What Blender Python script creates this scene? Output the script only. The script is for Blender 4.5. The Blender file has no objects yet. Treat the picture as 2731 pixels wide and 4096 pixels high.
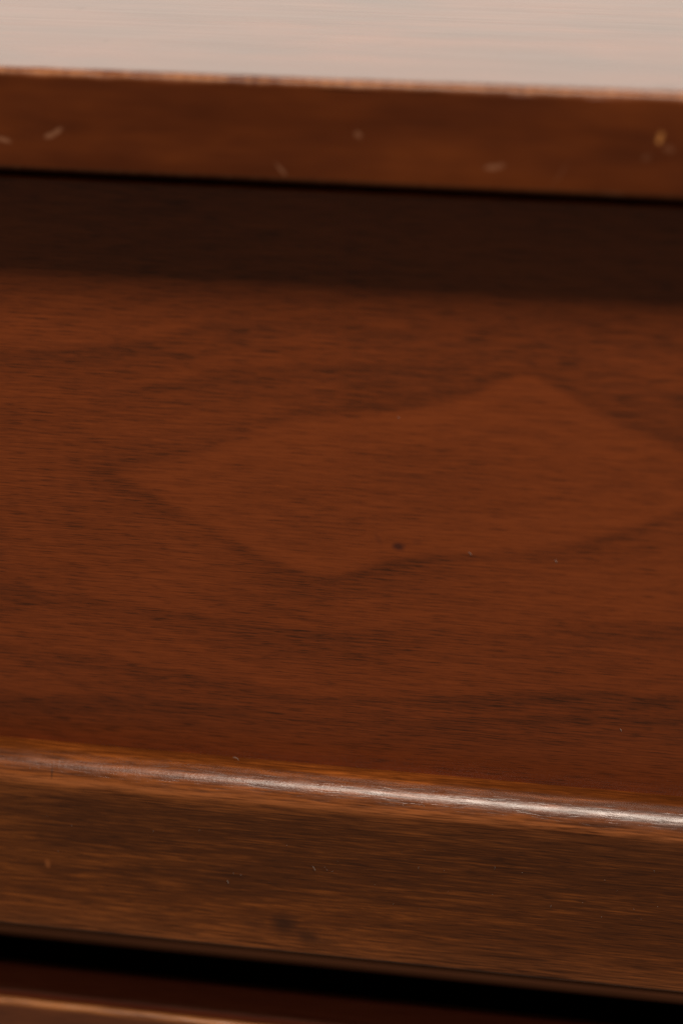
import bpy, bmesh, math, random
from mathutils import Matrix, Vector
S = bpy.context.scene
C = S.collection
MM = 0.001

# ------------------------------------------------------------------ camera
cam_d = bpy.data.cameras.new("camera")
cam = bpy.data.objects.new("camera", cam_d)
C.objects.link(cam)
S.camera = cam
cam_d.sensor_fit = 'VERTICAL'
cam_d.sensor_height = 36.0
cam_d.sensor_width = 24.0
cam_d.lens = 80.0
cam_d.clip_start = 0.01
cam_d.clip_end = 50
R = Matrix(((0.9839319517, -0.0686229463, 0.1648296261),
            (0.1785336518, 0.3682725087, -0.9124149793),
            (0.0019103843, 0.9271818865, 0.3746065934)))
M = R.to_4x4()
M.translation = Vector((0.08571141, -0.47445579, 0.19479543))
cam.matrix_world = M
cam_d.dof.use_dof = True
cam_d.dof.focus_distance = 0.535
cam_d.dof.aperture_fstop = 5.0
cam_d.dof.aperture_blades = 0

# ------------------------------------------------------------------ dim room light and lamps
W = bpy.data.worlds.new("World")
S.world = W
W.use_nodes = True
bg = W.node_tree.nodes['Background']
bg.inputs[0].default_value = (0.92, 0.92, 0.83, 1)
bg.inputs[1].default_value = 0.098

def area(name, loc, aim, sx, sy, power, col):
    d = bpy.data.lights.new(name, 'AREA')
    d.shape = 'RECTANGLE'
    d.size, d.size_y = sx, sy
    d.energy = power
    d.color = col
    o = bpy.data.objects.new(name, d)
    C.objects.link(o)
    o.location = loc
    v = Vector(aim) - Vector(loc)
    o.rotation_euler = v.to_track_quat('-Z', 'Y').to_euler()
    return o

el = math.radians(66.3)
KD = 1.15
area("key_lamp", (0.22, -0.014 - KD * math.cos(el), 0.081 + KD * math.sin(el)), (0.22, -0.014, 0.0), 0.98, 0.17, 18.0, (1.0, 0.86, 0.73))
area("window_lamp", (0.1, 2.1, 0.75), (0.1, 0.0, 0.45), 3.2, 2.0, 30.3, (1.0, 0.876, 0.755))

vs = S.view_settings
vs.view_transform = 'Standard'
vs.look = 'None'
vs.exposure = 0.0
vs.gamma = 1.0
S.render.engine = 'CYCLES'

# ------------------------------------------------------------------ node helpers
class NT:
    def __init__(s, name):
        s.m = bpy.data.materials.new(name)
        s.m.use_nodes = True
        s.t = s.m.node_tree
        s.n = s.t.nodes
        s.n.clear()
        s.out = s.n.new('ShaderNodeOutputMaterial')
        s.b = s.n.new('ShaderNodeBsdfPrincipled')
        s.t.links.new(s.b.outputs[0], s.out.inputs[0])
        s.co = s.n.new('ShaderNodeTexCoord').outputs['Object']

    def set(s, sock, v):
        if hasattr(v, 'is_output') or isinstance(v, bpy.types.NodeSocket):
            s.t.links.new(v, sock)
        else:
            sock.default_value = v

    def math(s, op, a, b=0.0, c=None, clamp=False):
        n = s.n.new('ShaderNodeMath')
        n.operation = op
        n.use_clamp = clamp
        s.set(n.inputs[0], a)
        s.set(n.inputs[1], b)
        if c is not None:
            s.set(n.inputs[2], c)
        return n.outputs[0]

    def mapped(s, sc, rot=(0, 0, 0), loc=(0, 0, 0), src=None):
        n = s.n.new('ShaderNodeMapping')
        s.set(n.inputs[0], src or s.co)
        n.inputs['Location'].default_value = loc
        n.inputs['Rotation'].default_value = rot
        n.inputs['Scale'].default_value = sc
        return n.outputs[0]

    def noise(s, vec, scale=1.0, detail=3.0, rough=0.55, dist=0.0):
        n = s.n.new('ShaderNodeTexNoise')
        s.set(n.inputs['Vector'], vec)
        n.inputs['Scale'].default_value = scale
        n.inputs['Detail'].default_value = detail
        n.inputs['Roughness'].default_value = rough
        n.inputs['Distortion'].default_value = dist
        return n.outputs['Fac']

    def ramp(s, fac, pts, interp='LINEAR'):
        n = s.n.new('ShaderNodeValToRGB')
        cr = n.color_ramp
        cr.interpolation = interp
        while len(cr.elements) < len(pts):
            cr.elements.new(0.5)
        for e, (p, v) in zip(cr.elements, pts):
            e.position = p
            e.color = (v, v, v, 1) if not isinstance(v, tuple) else (*v, 1)
        s.set(n.inputs[0], fac)
        return n.outputs[0]

    def rng(s, v, a, b, c=0.0, d=1.0):
        n = s.n.new('ShaderNodeMapRange')
        n.clamp = True
        s.set(n.inputs[0], v)
        for i, x in enumerate((a, b, c, d)):
            n.inputs[i + 1].default_value = x
        return n.outputs[0]

    def mix(s, f, a, b, mode='MIX'):
        n = s.n.new('ShaderNodeMix')
        n.data_type = 'RGBA'
        n.blend_type = mode
        s.set(n.inputs[0], f)
        for i, v in ((6, a), (7, b)):
            if isinstance(v, tuple):
                v = (*v, 1) if len(v) == 3 else v
            s.set(n.inputs[i], v)
        return n.outputs[2]

    def attr(s, name):
        n = s.n.new('ShaderNodeAttribute')
        n.attribute_name = name
        return n.outputs['Fac']

    def bump(s, h, strength, dist, prev=None):
        n = s.n.new('ShaderNodeBump')
        n.inputs['Strength'].default_value = strength
        n.inputs['Distance'].default_value = dist
        s.set(n.inputs['Height'], h)
        if prev is not None:
            s.set(n.inputs['Normal'], prev)
        return n.outputs[0]

    def xyz(s):
        n = s.n.new('ShaderNodeSeparateXYZ')
        s.t.links.new(s.co, n.inputs[0])
        return n.outputs

    def spot(s, x, z, rx, rz, ang=0.0, u=0, v=2, wob=None, soft=0.5):
        """elliptical mark centred at (x,z) mm, radii in mm, tilted by ang degrees; ragged by wob"""
        o = s.xyz()
        dx = s.math('SUBTRACT', o[u], x * MM)
        dz = s.math('SUBTRACT', o[v], z * MM)
        ca, sa = math.cos(math.radians(ang)), math.sin(math.radians(ang))
        a = s.math('ADD', s.math('MULTIPLY', dx, ca / (rx * MM)), s.math('MULTIPLY', dz, sa / (rx * MM)))
        b = s.math('ADD', s.math('MULTIPLY', dx, -sa / (rz * MM)), s.math('MULTIPLY', dz, ca / (rz * MM)))
        r = s.math('SQRT', s.math('ADD', s.math('MULTIPLY', a, a), s.math('MULTIPLY', b, b)))
        if wob is not None:
            r = s.math('ADD', r, s.math('MULTIPLY', s.math('SUBTRACT', wob, 0.5), 1.3))
        return s.rng(r, 1.0 - soft, 1.0 + soft, 1.0, 0.0)

    def spots(s, lst, **k):
        acc = None
        for p in lst:
            amp = p[5] if len(p) > 5 else 1.0
            m = s.math('MULTIPLY', s.spot(*p[:5], **k), amp)
            acc = m if acc is None else s.math('MAXIMUM', acc, m)
        return acc

    def finish(s, col, rough, spec=0.5, normal=None, coat=0.0, coat_rough=0.1):
        s.set(s.b.inputs['Base Color'], col)
        s.set(s.b.inputs['Roughness'], rough)
        s.set(s.b.inputs['Specular IOR Level'], spec)
        s.b.inputs['Coat Weight'].default_value = coat
        s.b.inputs['Coat Roughness'].default_value = coat_rough
        if normal is not None:
            s.set(s.b.inputs['Normal'], normal)
        return s.m

# ------------------------------------------------------------------ wood of the drawer front (figured veneer)
def mat_front():
    t = NT("figured_veneer")
    fine = t.noise(t.mapped((90, 90, 2400)), 1, 3, 0.6)             # short pores along the grain
    dash = t.noise(t.mapped((150, 150, 3600), loc=(3, 0, 7)), 1, 2, 0.55)
    mid = t.noise(t.mapped((34, 34, 520), loc=(1, 0, 2)), 1, 3, 0.55)
    line = t.noise(t.mapped((38, 38, 2300), loc=(9, 0, 5)), 1, 2.0, 0.55)   # long fine grain lines
    big = t.noise(t.mapped((9, 9, 34), loc=(5, 0, 1)), 1, 2, 0.5)
    sd = t.attr("figure_distance")                                     # mm outside (+) or inside (-) the heart figure
    wob = t.math('MULTIPLY', t.math('SUBTRACT', mid, 0.5), 3.6)
    wob2 = t.math('MULTIPLY', t.math('SUBTRACT', fine, 0.5), 2.6)
    sdw = t.math('ADD', t.math('ADD', sd, wob), wob2)
    # one dark late-wood line round the heart, fading outwards
    k = t.rng(sdw, -30.0, 40.0)
    def P(mm): return (mm + 30.0) / 70.0
    ring = t.ramp(k, [(P(-30), 0.28), (P(-12), 0.25), (P(-5), 0.17), (P(-1.6), 0.18), (P(0.4), 0.53), (P(1.3), 0.54), (P(3.6), 0.37), (P(10), 0.30), (P(20), 0.26), (P(39), 0.26)])
    nest = t.math('SINE', t.math('ADD', t.math('MULTIPLY', sdw, 1.15), t.math('MULTIPLY', big, 5.0)))   # faint nested growth lines
    ring = t.math('ADD', ring, t.math('MULTIPLY', nest, 0.035))
    ring = t.math('MULTIPLY', ring, t.rng(t.noise(t.mapped((17, 17, 30), loc=(8, 0, 4)), 1, 2), 0.35, 0.62, 0.62, 1.08))
    ring2 = None
    for q in range(5):                                                  # mm from each outer growth line
        low = t.math('ADD', t.math('ADD', t.attr("late_wood_%d" % q), t.math('MULTIPLY', wob, 0.45)), wob2)
        one = t.ramp(t.rng(low, -4.0, 16.0), [(0.0, 0.0), (0.14, 0.0), (0.25, 0.50), (0.38, 0.34), (0.75, 0.0)])
        ring2 = one if ring2 is None else t.math('MAXIMUM', ring2, one)
    ring2 = t.math('MULTIPLY', ring2, t.rng(big, 0.32, 0.62, 0.3, 1.0))
    dark = t.math('ADD', ring, t.math('MULTIPLY', ring2, 0.58), clamp=True)
    # pores: darker flecks, densest in the late wood
    pores = t.math('MULTIPLY', t.rng(dash, 0.52, 0.68), t.math('ADD', t.math('MULTIPLY', dark, 0.75), 0.28))
    streak = t.rng(fine, 0.30, 0.70)
    tone = t.math('ADD', t.math('MULTIPLY', dark, 0.72), t.math('ADD', t.math('MULTIPLY', t.math('SUBTRACT', 0.5, streak), 0.27), t.math('MULTIPLY', t.math('SUBTRACT', 0.5, mid), 0.28)))
    fleck = t.noise(t.mapped((520, 520, 4200), loc=(6, 0, 2)), 1, 2, 0.6)
    tone = t.math('ADD', tone, t.math('MULTIPLY', t.math('SUBTRACT', fleck, 0.5), 0.30))
    tone = t.math('ADD', tone, t.math('MULTIPLY', t.math('SUBTRACT', big, 0.5), 0.22))
    tone = t.math('ADD', tone, t.math('ADD', t.math('MULTIPLY', pores, 0.68), t.math('MULTIPLY', t.math('SUBTRACT', line, 0.5), 0.55)), clamp=True)
    col = t.ramp(tone, [(0.0, (0.302, 0.0645, 0.0132)), (0.25, (0.224, 0.0470, 0.0099)), (0.5, (0.132, 0.0305, 0.0078)), (0.8, (0.062, 0.0185, 0.0062)), (1.0, (0.028, 0.010, 0.0045))])
    wobk = t.noise(t.mapped((260, 260, 420)), 1, 2)
    knot = t.spots([(13.3, -7.5, 1.3, 1.0, 0, 0.9), (8.5, -6.0, 0.5, 1.5, 30, 0.22), (17.5, -6.0, 0.9, 0.6, 0, 0.2)], wob=wobk)
    col = t.mix(t.math('MULTIPLY', knot, 0.85), col, (0.040, 0.013, 0.011))
    rg = t.rng(t.noise(t.mapped((40, 40, 260)), 1, 3), 0.3, 0.7, 0.34, 0.44)
    nb = t.bump(t.math('ADD', t.math('MULTIPLY', pores, -1.0), t.math('MULTIPLY', fine, 0.25)), 0.20, 0.00006)
    return t.finish(col, rg, 0.38, nb)

# ------------------------------------------------------------------ walnut of the pull and the frame
def mat_walnut(name, base, light, darkc, rough=0.30, wear_or_lit=(0.42, 0.135, 0.040), kind=None, spec=0.5, coat=0.0):
    t = NT(name)
    fine = t.noise(t.mapped((85, 1100, 2300)), 1, 3, 0.6)
    dash = t.noise(t.mapped((190, 1200, 2400), loc=(2, 3, 4)), 1, 1.5, 0.5)
    mid = t.noise(t.mapped((30, 260, 420), loc=(7, 0, 3)), 1, 3, 0.6)
    big = t.noise(t.mapped((14, 30, 42), loc=(2.5, 0, 9)), 1, 2.5, 0.55)
    f = t.math('ADD', t.math('MULTIPLY', t.math('SUBTRACT', fine, 0.5), 1.25), t.math('MULTIPLY', t.math('SUBTRACT', mid, 0.5), 0.55))
    f = t.math('ADD', f, t.math('MULTIPLY', t.math('SUBTRACT', big, 0.5), 0.75))
    f = t.math('ADD', f, 0.5, clamp=True)
    col = t.ramp(f, [(0.0, darkc), (0.5, base), (1.0, light)])
    col = t.mix(t.math('MULTIPLY', t.rng(dash, 0.56, 0.70), 0.5), col, darkc)
    w = t.attr("wear_or_lit")                                                  # rubbed arris where the stain is thin; on the lower drawer, painted-in light
    wm = t.math('MULTIPLY', w, t.rng(t.math('ADD', fine, t.math('MULTIPLY', t.math('SUBTRACT', mid, 0.5), 0.8)), 0.30, 0.58))
    col = t.mix(t.math('MULTIPLY', wm, 0.6), col, wear_or_lit)
    rg = t.rng(t.noise(t.mapped((180, 500, 700)), 1, 3), 0.3, 0.7, rough - 0.05, rough + 0.09)
    h = t.math('ADD', t.math('MULTIPLY', t.noise(t.mapped((1300, 1300, 1000)), 1, 3, 0.65), 0.7), t.math('MULTIPLY', t.rng(dash, 0.54, 0.66), -0.3))
    h = t.math('ADD', h, t.math('MULTIPLY', fine, 0.3))
    if kind == 'pull':
        wobk = t.noise(t.mapped((240, 240, 300)), 1, 3)
        st = t.spots([(-12.0, -104.2, 2.6, 2.2, 0, 1.0), (-6.0, -106.8, 3.2, 1.3, -10, 0.9), (-19.5, -105.0, 2.4, 1.2, 0, 0.4), (-1.5, -107.3, 2.0, 0.8, 0, 0.4), (-10.0, -106.5, 4.0, 0.8, -15, 0.4)], wob=t.math('ADD', t.math('MULTIPLY', wobk, 0.6), t.math('MULTIPLY', fine, 0.4)), soft=0.6)
        col = t.mix(t.math('MULTIPLY', st, 0.75), col, (0.036, 0.012, 0.005))
        nick = t.spots([(-71.2, -94.5, 0.7, 1.1, 0, 1.0)], wob=wobk)
        col = t.mix(t.math('MULTIPLY', nick, 0.6), col, (0.40, 0.12, 0.03))
        tick = t.spots([(-69.2, -69.6, 0.22, 1.0, 5, 0.55)], wob=wobk)
        col = t.mix(tick, col, (0.02, 0.01, 0.006))
    nb = t.bump(h, 0.42, 0.00012)
    return t.finish(col, rg, spec, nb, coat=coat, coat_rough=0.17)

# ------------------------------------------------------------------ top board: glossy lacquered face, scuffed edge
def mat_top():
    t = NT("lacquered_top")
    fine = t.noise(t.mapped((40, 500, 420)), 1, 3, 0.6)
    mid = t.noise(t.mapped((24, 160, 120), loc=(4, 0, 3)), 1, 3, 0.6)
    big = t.noise(t.mapped((26, 40, 60), loc=(2.5, 0, 9)), 1, 3, 0.55)
    f = t.math('ADD', t.math('MULTIPLY', t.math('SUBTRACT', mid, 0.5), 0.7), t.math('MULTIPLY', t.math('SUBTRACT', big, 0.5), 1.3))
    f = t.math('ADD', t.math('ADD', f, t.math('MULTIPLY', t.math('SUBTRACT', fine, 0.5), 0.4)), 0.5, clamp=True)
    col = t.ramp(f, [(0.0, (0.052, 0.0095, 0.0014)), (0.5, (0.118, 0.0235, 0.0028)), (1.0, (0.205, 0.044, 0.0050))])
    w = t.attr("wear_or_lit")
    mott = t.noise(t.mapped((650, 200, 200)), 1, 3, 0.6)
    mott2 = t.noise(t.mapped((70, 20, 20), loc=(3, 1, 1)), 1, 2, 0.5)
    wm = t.math('MULTIPLY', w, t.rng(t.math('ADD', mott, t.math('MULTIPLY', t.math('SUBTRACT', mott2, 0.5), 0.6)), 0.22, 0.70))
    col = t.mix(t.math('MULTIPLY', wm, 0.9), col, (0.48, 0.20, 0.08))
    wobk = t.noise(t.mapped((300, 300, 380)), 1, 3)
    # pale scuffs on the edge
    o = t.xyz()
    onedge = t.rng(o[1], -0.0132, -0.0136)
    sc = t.spots([(-60.6, 87.6, 1.3, 0.55, 20, 0.7), (-59.0, 88.5, 1.2, 0.5, 35, 0.7), (-71.0, 86.2, 1.5, 0.5, -12, 0.65), (5.9, 90.5, 0.75, 0.6, -40, 0.5), (-10.5, 82.4, 1.5, 0.4, -48, 0.55),
                  (34.0, 84.8, 1.5, 0.55, 8, 0.6), (35.6, 85.2, 0.9, 0.5, 20, 0.5), (69.8, 90.2, 1.0, 0.6, -20, 0.28), (65.3, 88.2, 0.9, 0.6, 30, 0.2), (59.3, 80.2, 2.4, 0.4, -3, 0.35), (48, 84, 3.0, 0.3, 60, 0.10)], wob=wobk, soft=0.45)
    col = t.mix(t.math('MULTIPLY', t.math('MULTIPLY', sc, onedge), 0.75), col, (0.42, 0.19, 0.10))
    sc2 = t.spots([(67.8, 91.8, 0.5, 0.7, -12, 0.95), (68.1, 92.8, 0.55, 0.8, -12, 0.6)], wob=wobk, soft=0.5)
    col = t.mix(t.math('MULTIPLY', sc2, onedge), col, (0.62, 0.25, 0.07))
    # dull rubbed patches and specks on the upper face
    ontop = t.rng(o[2], 0.1005, 0.1012)
    dl = t.spots([(68.5, -8.6, 2.6, 1.3, 4, 1.0), (-62.2, -9.5, 2.0, 1.1, 4, 0.55), (-57.4, 20.5, 0.6, 1.6, 0, 0.6), (6.8, 30.2, 1.2, 1.4, 0, 0.35), (-75, 60, 0.8, 3.0, 0, 0.35), (31, 22, 0.7, 1.5, 0, 0.25)], u=0, v=1, wob=wobk, soft=0.5)
    dl = t.math('MULTIPLY', dl, ontop)
    lines = t.rng(t.noise(t.mapped((14, 420, 10), loc=(1, 2, 3)), 1, 2.5, 0.6), 0.36, 0.66)
    base_r = t.math('ADD', t.math('MULTIPLY', lines, 0.025), 0.25)
    edge_r = t.math('ADD', t.math('MULTIPLY', mid, 0.2), 0.38)
    rg = t.math('ADD', t.math('MULTIPLY', base_r, ontop), t.math('MULTIPLY', edge_r, t.math('SUBTRACT', 1.0, ontop)))
    spec = t.math('MULTIPLY', t.math('SUBTRACT', 1.0, t.math('MULTIPLY', dl, 0.55)), t.math('ADD', t.math('MULTIPLY', ontop, 0.20), 0.29))
    col = t.mix(t.math('MULTIPLY', dl, 0.6), col, (0.06, 0.02, 0.01))
    nb = t.bump(t.math('SUBTRACT', t.math('MULTIPLY', lines, t.math('MULTIPLY', ontop, 0.18)), t.math('MULTIPLY', t.math('MAXIMUM', sc, sc2), onedge)), 0.12, 0.00025)
    return t.finish(col, rg, spec, nb)

def mat_plain():
    t = NT("bare_case_wood")
    f = t.noise(t.mapped((12, 90, 140)), 1, 3, 0.6)
    return t.finish(t.ramp(f, [(0.2, (0.20, 0.068, 0.030)), (0.8, (0.30, 0.105, 0.046))]), 0.6, 0.3)

M_FRONT = mat_front()
M_PULL = mat_walnut("pull_walnut", (0.130, 0.0335, 0.0054), (0.38, 0.104, 0.0160), (0.040, 0.0110, 0.0028), kind='pull', rough=0.25, coat=0.18, spec=0.40)
M_LOW = mat_walnut("lower_walnut", (0.165, 0.045, 0.013), (0.26, 0.074, 0.021), (0.08, 0.022, 0.008), wear_or_lit=(0.74, 0.29, 0.085), rough=0.34, coat=0.4)  # arris tint brightened to paint in the light on the upper edge
M_STRIP = mat_walnut("lightened_red_strip", (0.46, 0.10, 0.04), (0.56, 0.14, 0.055), (0.34, 0.07, 0.03), wear_or_lit=(0.6, 0.25, 0.14), rough=0.34)  # paler red than the drawer, painting in light lost under the pull
M_TOP = mat_top()
M_CASE = mat_plain()

# ------------------------------------------------------------------ mesh helpers
def link(name, me, m, parent, smooth=True):
    o = bpy.data.objects.new(name, me)
    C.objects.link(o)
    me.materials.append(m)
    if smooth:
        me.shade_smooth()
    o.parent = parent
    return o

def spaced(x0, x1, fine0, fine1, step, coarse=20.0):
    xs = []
    x = x0
    while x < x1 - 1e-6:
        xs.append(x)
        x += step if fine0 - 1e-6 <= x < fine1 else coarse
    xs.append(x1)
    return xs

def extrude(name, prof, x0, x1, m, parent, step=3.0, wear_or_lit=None, jit=None, seed=1):
    """closed (y,z) profile in mm run along x; wear[i] is the rubbed or painted-lit edge amount; jit(x,i)->(dy,dz)"""
    xs = spaced(x0, x1, -130, 130, step)
    n = len(prof)
    vs_, fs, wv = [], [], []
    for x in xs:
        for i, (y, z) in enumerate(prof):
            dy, dz = jit(x, i) if jit else (0, 0)
            vs_.append((x * MM, (y + dy) * MM, (z + dz) * MM))
            wv.append(wear_or_lit[i] if wear_or_lit else 0.0)
    for a in range(len(xs) - 1):
        for i in range(n):
            j = (i + 1) % n
            fs.append((a * n + i, (a + 1) * n + i, (a + 1) * n + j, a * n + j))
    fs.append(tuple(range(n)))
    b = (len(xs) - 1) * n
    fs.append(tuple(b + n - 1 - i for i in range(n)))
    me = bpy.data.meshes.new(name)
    me.from_pydata(vs_, [], fs)
    bm = bmesh.new(); bm.from_mesh(me)
    bmesh.ops.recalc_face_normals(bm, faces=bm.faces)
    bm.to_mesh(me); bm.free()
    at = me.attributes.new("wear_or_lit", 'FLOAT', 'POINT')
    at.data.foreach_set('value', wv)
    o = link(name, me, m, parent)
    me.set_sharp_from_angle(angle=math.radians(38))
    return o

def arc(cy, cz, r, a0, a1, n):
    return [(cy + r * math.cos(math.radians(a0 + (a1 - a0) * i / n)), cz + r * math.sin(math.radians(a0 + (a1 - a0) * i / n))) for i in range(n + 1)]

def wav(seed):
    rr = random.Random(seed)
    c = [(rr.uniform(.02, .5), rr.uniform(0, 6.28), rr.uniform(.3, 1)) for _ in range(8)]
    return lambda x: sum(a * math.sin(f * x + p) for f, p, a in c) / 3.0

# ------------------------------------------------------------------ the cabinet
X0, X1 = -420.0, 460.0
cab = bpy.data.objects.new("wooden_cabinet", None)
C.objects.link(cab)
cab['label'] = "dark reddish brown wooden cabinet with overhanging glossy top and full width drawer pull"
cab['category'] = "cabinet"

# top board
w1, w2 = wav(3), wav(4)
prof, wr = [], []
for i, p in enumerate(arc(-12.3, 99.9, 1.7, 90, 180, 8)):
    prof.append(p); wr.append([0.1, 0.35, .7, .9, .9, .8, .5, .15, 0.0][i])
prof += [(-14.0, 99.4), (-14.0, 98.8), (-14.0, 92.0)]; wr += [0, 0, 0]
prof.append((-14.0, 84.0)); wr.append(0)
for i, p in enumerate(arc(-12.8, 80.8, 1.2, 180, 270, 5)):
    prof.append(p); wr.append([0, 0.25, .4, .3, .1, 0][i])
prof += [(430.0, 79.6), (430.0, 101.6), (200, 101.6), (-11.8, 101.6)]; wr += [0, 0, 0, 0]
def jit_top(x, i):
    if 0 < i < 8:
        return (0.22 * w1(x), -0.2 * abs(w2(x)))
    return (0, 0)
extrude("top", prof, X0, X1, M_TOP, cab, step=1.5, wear_or_lit=wr, jit=jit_top)

# case behind: back of the shadow gap, sides and bottom
def box(name, x0, x1, y0, y1, z0, z1, m, parent, bev=0.6):
    bm = bmesh.new()
    bmesh.ops.create_cube(bm, size=1.0)
    for v in bm.verts:
        v.co = Vector((x0 if v.co.x < 0 else x1, y0 if v.co.y < 0 else y1, z0 if v.co.z < 0 else z1)) * MM
    bmesh.ops.bevel(bm, geom=list(bm.edges), offset=bev * MM, segments=2, affect='EDGES', profile=0.5)
    me = bpy.data.meshes.new(name); bm.to_mesh(me); bm.free()
    o = link(name, me, m, parent)
    me.set_sharp_from_angle(angle=math.radians(38))
    return o

box("side_panel", X0 + 12, X0 + 31.7, 1.0, 425, -330, 79.4, M_LOW, cab)
box("side_panel", X1 - 31.7, X1 - 12, 1.0, 425, -330, 79.4, M_LOW, cab)
box("back_panel", X0 + 32, X1 - 32, 415, 424, -330, 79.2, M_CASE, cab)
box("top_rail", X0 + 32, X1 - 32, 20, 60, 55, 79.3, M_CASE, cab)
box("bottom_board", X0 + 32, X1 - 32, 4, 414, -330, -312, M_CASE, cab)

# drawer front with its figured veneer
MAIN = [(-55.8, 5.8), (-46.3, 9.1), (-39.0, 11.2), (-26.6, 15.8), (-14.4, 21.3), (1.5, 24.5), (17.3, 27.0), (27.0, 29.9), (33.7, 33.7), (40.3, 36.6), (46.1, 34.9), (55.0, 29.4), (65.7, 24.6), (76.1, 20.7), (88.7, 18.5), (93.6, 15.8), (89.2, 11.4), (77.0, 5.3), (65.9, 0.3), (51.5, -5.3), (36.8, -7.5), (24.9, -9.3), (16.8, -10.2), (7.8, -13.0), (1.7, -16.0), (-4.5, -17.3), (-10.6, -16.5), (-23.0, -10.8), (-32.2, -6.1), (-41.4, -0.8), (-49.6, 3.0)]
LINES = [
    [(-87.7, 34.0), (-79.4, 33.4), (-48.4, 37.4), (-28.2, 43.6), (-3.4, 45.6), (11.2, 43.9), (30.5, 45.0), (44.6, 51.8), (58.9, 46.7), (87.0, 44.4)],
    [(-88.8, 19.0), (-69.7, 22.4), (-48.8, 26.9), (-28.4, 31.8), (-8.4, 35.6), (6.4, 35.5), (21.1, 37.4), (30.6, 43.0), (40.1, 46.1), (49.7, 43.2), (64.2, 36.1), (87.9, 31.6)],
    [(-91.3, -23.5), (-82.7, -23.9), (-50.6, -27.5), (-23.2, -29.8), (-2.4, -30.8), (22.2, -27.6), (52.2, -22.9), (78.6, -21.7), (91.4, -21.2)],
    [(-92.4, -40.2), (-83.6, -40.6), (-56.5, -41.7), (-29.8, -45.1), (-8.7, -48.4), (17.3, -45.5), (52.9, -41.1), (79.6, -39.8), (92.6, -39.7)],
    [(-93.4, -55.2), (-84.5, -54.9), (-51.5, -51.9), (-23.6, -51.7), (-2.4, -53.2), (32.9, -49.3), (63.2, -45.9), (93.0, -44.8)]]

def smooth(l, closed):
    for _ in range(2):
        q = []
        n = len(l)
        for i in range(n if closed else n - 1):
            a, b = l[i], l[(i + 1) % n]
            q += [(a[0] * .75 + b[0] * .25, a[1] * .75 + b[1] * .25), (a[0] * .25 + b[0] * .75, a[1] * .25 + b[1] * .75)]
        l = q
    return l
MAIN = smooth(MAIN, True)
LINES = [smooth(l, False) for l in LINES]

def seg_d(px, pz, a, b):
    ax, az = a; bx, bz = b
    dx, dz = bx - ax, bz - az
    t = max(0, min(1, ((px - ax) * dx + (pz - az) * dz) / (dx * dx + dz * dz)))
    return math.hypot((px - ax - t * dx), (pz - az - t * dz))

def sdf(x, z):
    inside = False
    d = 1e9
    n = len(MAIN)
    for i in range(n):
        a, b = MAIN[i], MAIN[(i + 1) % n]
        d = min(d, seg_d(x, z, a, b))
        if (a[1] > z) != (b[1] > z) and x < (b[0] - a[0]) * (z - a[1]) / (b[1] - a[1]) + a[0]:
            inside = not inside
    return -d if inside else d

def line_z(l, x):
    if x <= l[0][0]:
        return l[0][1]
    for a, b in zip(l, l[1:]):
        if x <= b[0]:
            return a[1] + (b[1] - a[1]) * (x - a[0]) / (b[0] - a[0])
    return l[-1][1]

def late(i, x, z):
    # the dark side of a growth line faces away from its late edge
    l = LINES[i]
    return max(-30.0, min(30.0, line_z(l, x) - z))

def drawer_front():
    xs = spaced(X0 + 34, X1 - 34, -112, 112, 1.1)
    r = 0.9
    top, bot = 74.9, -92.0
    prof = [(19.0, top)] + arc(r, top - r, r, 90, 180, 4)
    z = top - r - 1.2
    while z > -68:
        prof.append((1.5 * max(0.0, (-49.0 - z) / 17.0) ** 2, z)); z -= 1.2
    prof += [(1.9, bot), (19.0, bot)]
    n = len(prof)
    vs_, fs, sd, lw = [], [], [], [[] for _ in LINES]
    for x in xs:
        zc = max(-300, min(300, x))
        for (y, z) in prof:
            vs_.append((x * MM, y * MM, z * MM))
            sd.append(sdf(x, z))
            for q in range(len(LINES)):
                lw[q].append(late(q, x, z))
    for a in range(len(xs) - 1):
        for i in range(n):
            j = (i + 1) % n
            fs.append((a * n + i, a * n + j, (a + 1) * n + j, (a + 1) * n + i))
    fs.append(tuple(range(n - 1, -1, -1)))
    b = (len(xs) - 1) * n
    fs.append(tuple(b + i for i in range(n)))
    me = bpy.data.meshes.new("drawer_front")
    me.from_pydata(vs_, [], fs)
    bm = bmesh.new(); bm.from_mesh(me)
    bmesh.ops.recalc_face_normals(bm, faces=bm.faces)
    bm.to_mesh(me); bm.free()
    me.attributes.new("figure_distance", 'FLOAT', 'POINT').data.foreach_set('value', sd)
    for q in range(len(LINES)):
        me.attributes.new("late_wood_%d" % q, 'FLOAT', 'POINT').data.foreach_set('value', lw[q])
    o = link("drawer_front", me, M_FRONT, cab)
    me.set_sharp_from_angle(angle=math.radians(38))
    return o
front = drawer_front()

# full width pull with a rounded nose
w3, w4 = wav(8), wav(9)
prof, wr = [], []
prof += [(1.6, -66.5)]; wr += [0]
nose = []
cy, cz = 0.0, 0.0
y, z, a = -2.3, -65.8, 90.0
for r_, a1, n_ in ((6.0, 118, 5), (10.5, 150, 10), (5.0, 177, 6)):
    cy, cz = y - r_ * math.cos(math.radians(a)), z - r_ * math.sin(math.radians(a))
    pts = arc(cy, cz, r_, a, a1, n_)
    nose += pts if a == 90.0 else pts[1:]
    (y, z), a = pts[-1], a1
NSH = (-72.6 - nose[10][1]) / 0.564 - nose[10][0]
nose = [(p[0] + NSH, p[1]) for p in nose]
for i, p in enumerate(nose):
    prof.append(p); wr.append(0.0 if i < 13 else (.15, .3, .6, .85, 1, .95, .75, .5, .3, .2)[min(9, i - 13)])
fy = nose[-1][0]
prof += [(fy + .1, -77), (fy + .35, -80), (fy + .6, -85), (fy + .7, -90), (fy + .5, -96), (fy + .1, -102), (-11.3, -107), (-11.6, -109.6)]
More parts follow.
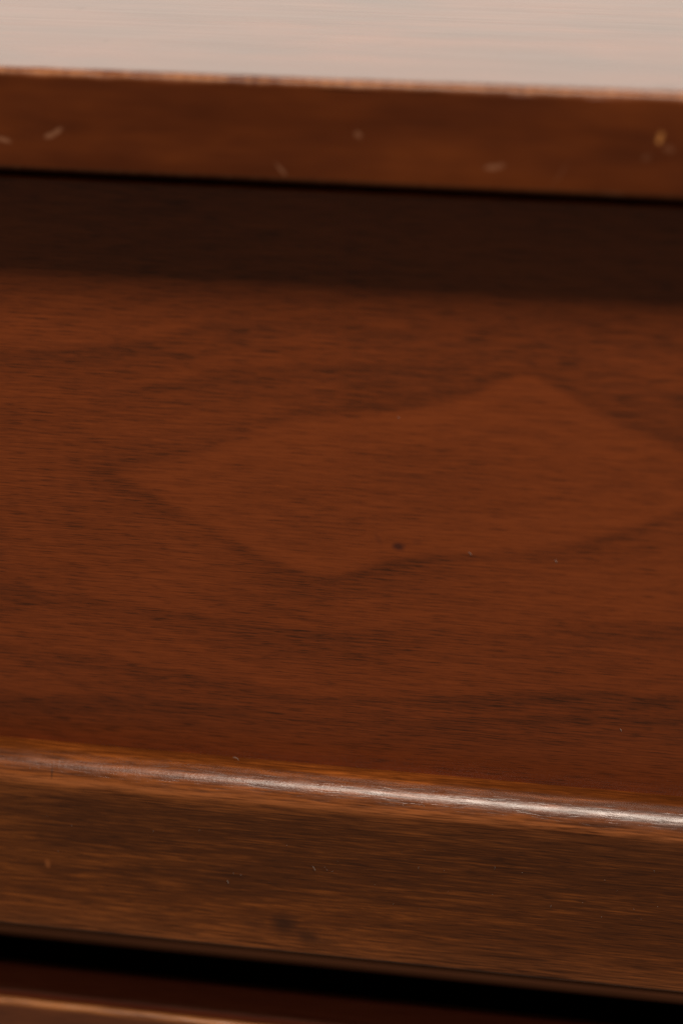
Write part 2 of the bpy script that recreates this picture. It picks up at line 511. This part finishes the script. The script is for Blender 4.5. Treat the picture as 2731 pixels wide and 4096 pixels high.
wr += [.1, 0, 0, 0, 0, 0, .15, .35]
for i, p in enumerate(arc(-10.5, -110.9, 1.2, 168, 268, 6)):
    prof.append(p); wr.append([.5, .6, .5, .4, .3, .1, 0][i])
prof += [(-4, -112.1), (1.3, -112.1)]; wr += [0, 0]
def jit_pull(x, i):
    return (0.05 * w3(x * 0.5), 0.05 * w4(x * 0.5)) if i > 0 and i < len(prof) - 1 else (0, 0)
pull = extrude("drawer_pull", prof, X0 + 34, X1 - 34, M_PULL, cab, step=2.5, wear_or_lit=wr, jit=jit_pull)

# rail behind the pull, and the drawer below with its lipped upper edge
box("middle_rail", X0 + 32, X1 - 32, 18, 60, -137.0, -93, M_CASE, cab, bev=5.0)
prof, wr = [], []
LY, LZ = -1.5, 1.06
prof += [(17.2, -142.9), (4.4, -142.9)]; wr += [0, 0]
prof += [(2.7, -142.7)]; wr += [0]
for i, p in enumerate(arc(1.2, -143.8, 1.8, 88, 180, 6)):
    prof.append(p); wr.append([.4, .9, 1, 1, .8, .3, .0][i])
prof += [(-0.6, -150), (-0.6, -200), (-0.6, -308), (17.2, -308)]; wr += [0, 0, 0, 0]
prof = [(y + (LY if y < 10 else 0), z + LZ) for y, z in prof]
w5, w6 = wav(18), wav(19)
def jit_low(x, i):
    return (0.1 * w5(x), -0.12 * abs(w6(x))) if 3 <= i <= 9 else (0, 0)
extrude("lower_drawer_front", prof, X0 + 34, X1 - 34, M_LOW, cab, step=1.5, wear_or_lit=wr, jit=jit_low)

# thin strip along the lower drawer's top, its red lightened against the pull's shade
prof = [(11.2, -140.0), (10.8, -138.6), (9.8, -137.8), (8.4, -137.75), (3.0, -139.75)] + arc(2.2, -140.7, 0.95, 72, 178, 5) + [(1.25, -141.8), (11.2, -141.8)]
extrude("drawer_top_strip", prof, X0 + 34, X1 - 34, M_STRIP, cab, step=2.5, wear_or_lit=[0, 0, 0, 0, 0, .2, .6, .8, .5, .2, 0, 0, 0])

# ------------------------------------------------------------------ lint and dust lying on the wood
def dust():
    rr = random.Random(5)
    bm = bmesh.new()
    def strand(p, length, ang, r, curl):
        pts = []
        a = ang
        x, z = p[0], p[2]
        for k in range(5):
            pts.append((x, p[1], z))
            x += math.cos(a) * length / 4; z += math.sin(a) * length / 4
            a += curl
        prev = None
        for (x, y, z) in pts:
            ring = [bm.verts.new((x * MM + r * MM * math.cos(t) * 0.7, (y - r * math.sin(t)) * MM, z * MM + r * MM * math.cos(t) * 0.7)) for t in (0, 2.09, 4.18)]
            if prev:
                for i in range(3):
                    bm.faces.new((prev[i], prev[(i + 1) % 3], ring[(i + 1) % 3], ring[i]))
            prev = ring
    for x, z, L, a in ((-4.4, -89.0, 1.2, 1.9), (-25.8, -95.0, 0.9, 1.7), (38.5, -84.0, 0.8, 1.2), (61, -99, 1.0, 2.0), (52, -93, .8, 1.2), (20.5, -86, .7, 1.4)):
        strand((x, fy + 0.35, z), L, a, 0.055, 0.15)
    for x, z, L, a in ((30.0, -8.4, 1.0, 1.9), (49.5, -8.6, .7, 2.0), (66.0, -50, .8, 1.8), (13, 23.5, 0.6, 1.6)):
        strand((x, -0.1, z), L, a, 0.05, 0.2)
    strand((-24.8, -1.4, -65.6), 1.5, 2.2, 0.07, 0.35)
    for _ in range(70):
        x = rr.uniform(-75, 80); 
        if rr.random() < .5:
            z = rr.uniform(-97, -80); y = fy + 0.35
        else:
            y, z = rr.choice(nose[2:14]); y -= 0.02; z += 0.03
        strand((x, y, z), rr.uniform(.12, .4), rr.uniform(0, 3.1), rr.uniform(.02, .04), 0)
    me = bpy.data.meshes.new("dust")
    bm.to_mesh(me); bm.free()
    t = NT("pale_lint")
    m = t.finish(t.ramp(t.noise(t.mapped((900, 900, 900))), [(0.3, (0.30, 0.24, 0.20)), (0.7, (0.5, 0.45, 0.40))]), 0.9, 0.1)
    o = link("dust", me, m, None)
    o['kind'] = 'stuff'
    o['label'] = "pale lint and dust specks lying on the drawer pull and front"
    o['category'] = "dust"
dust()
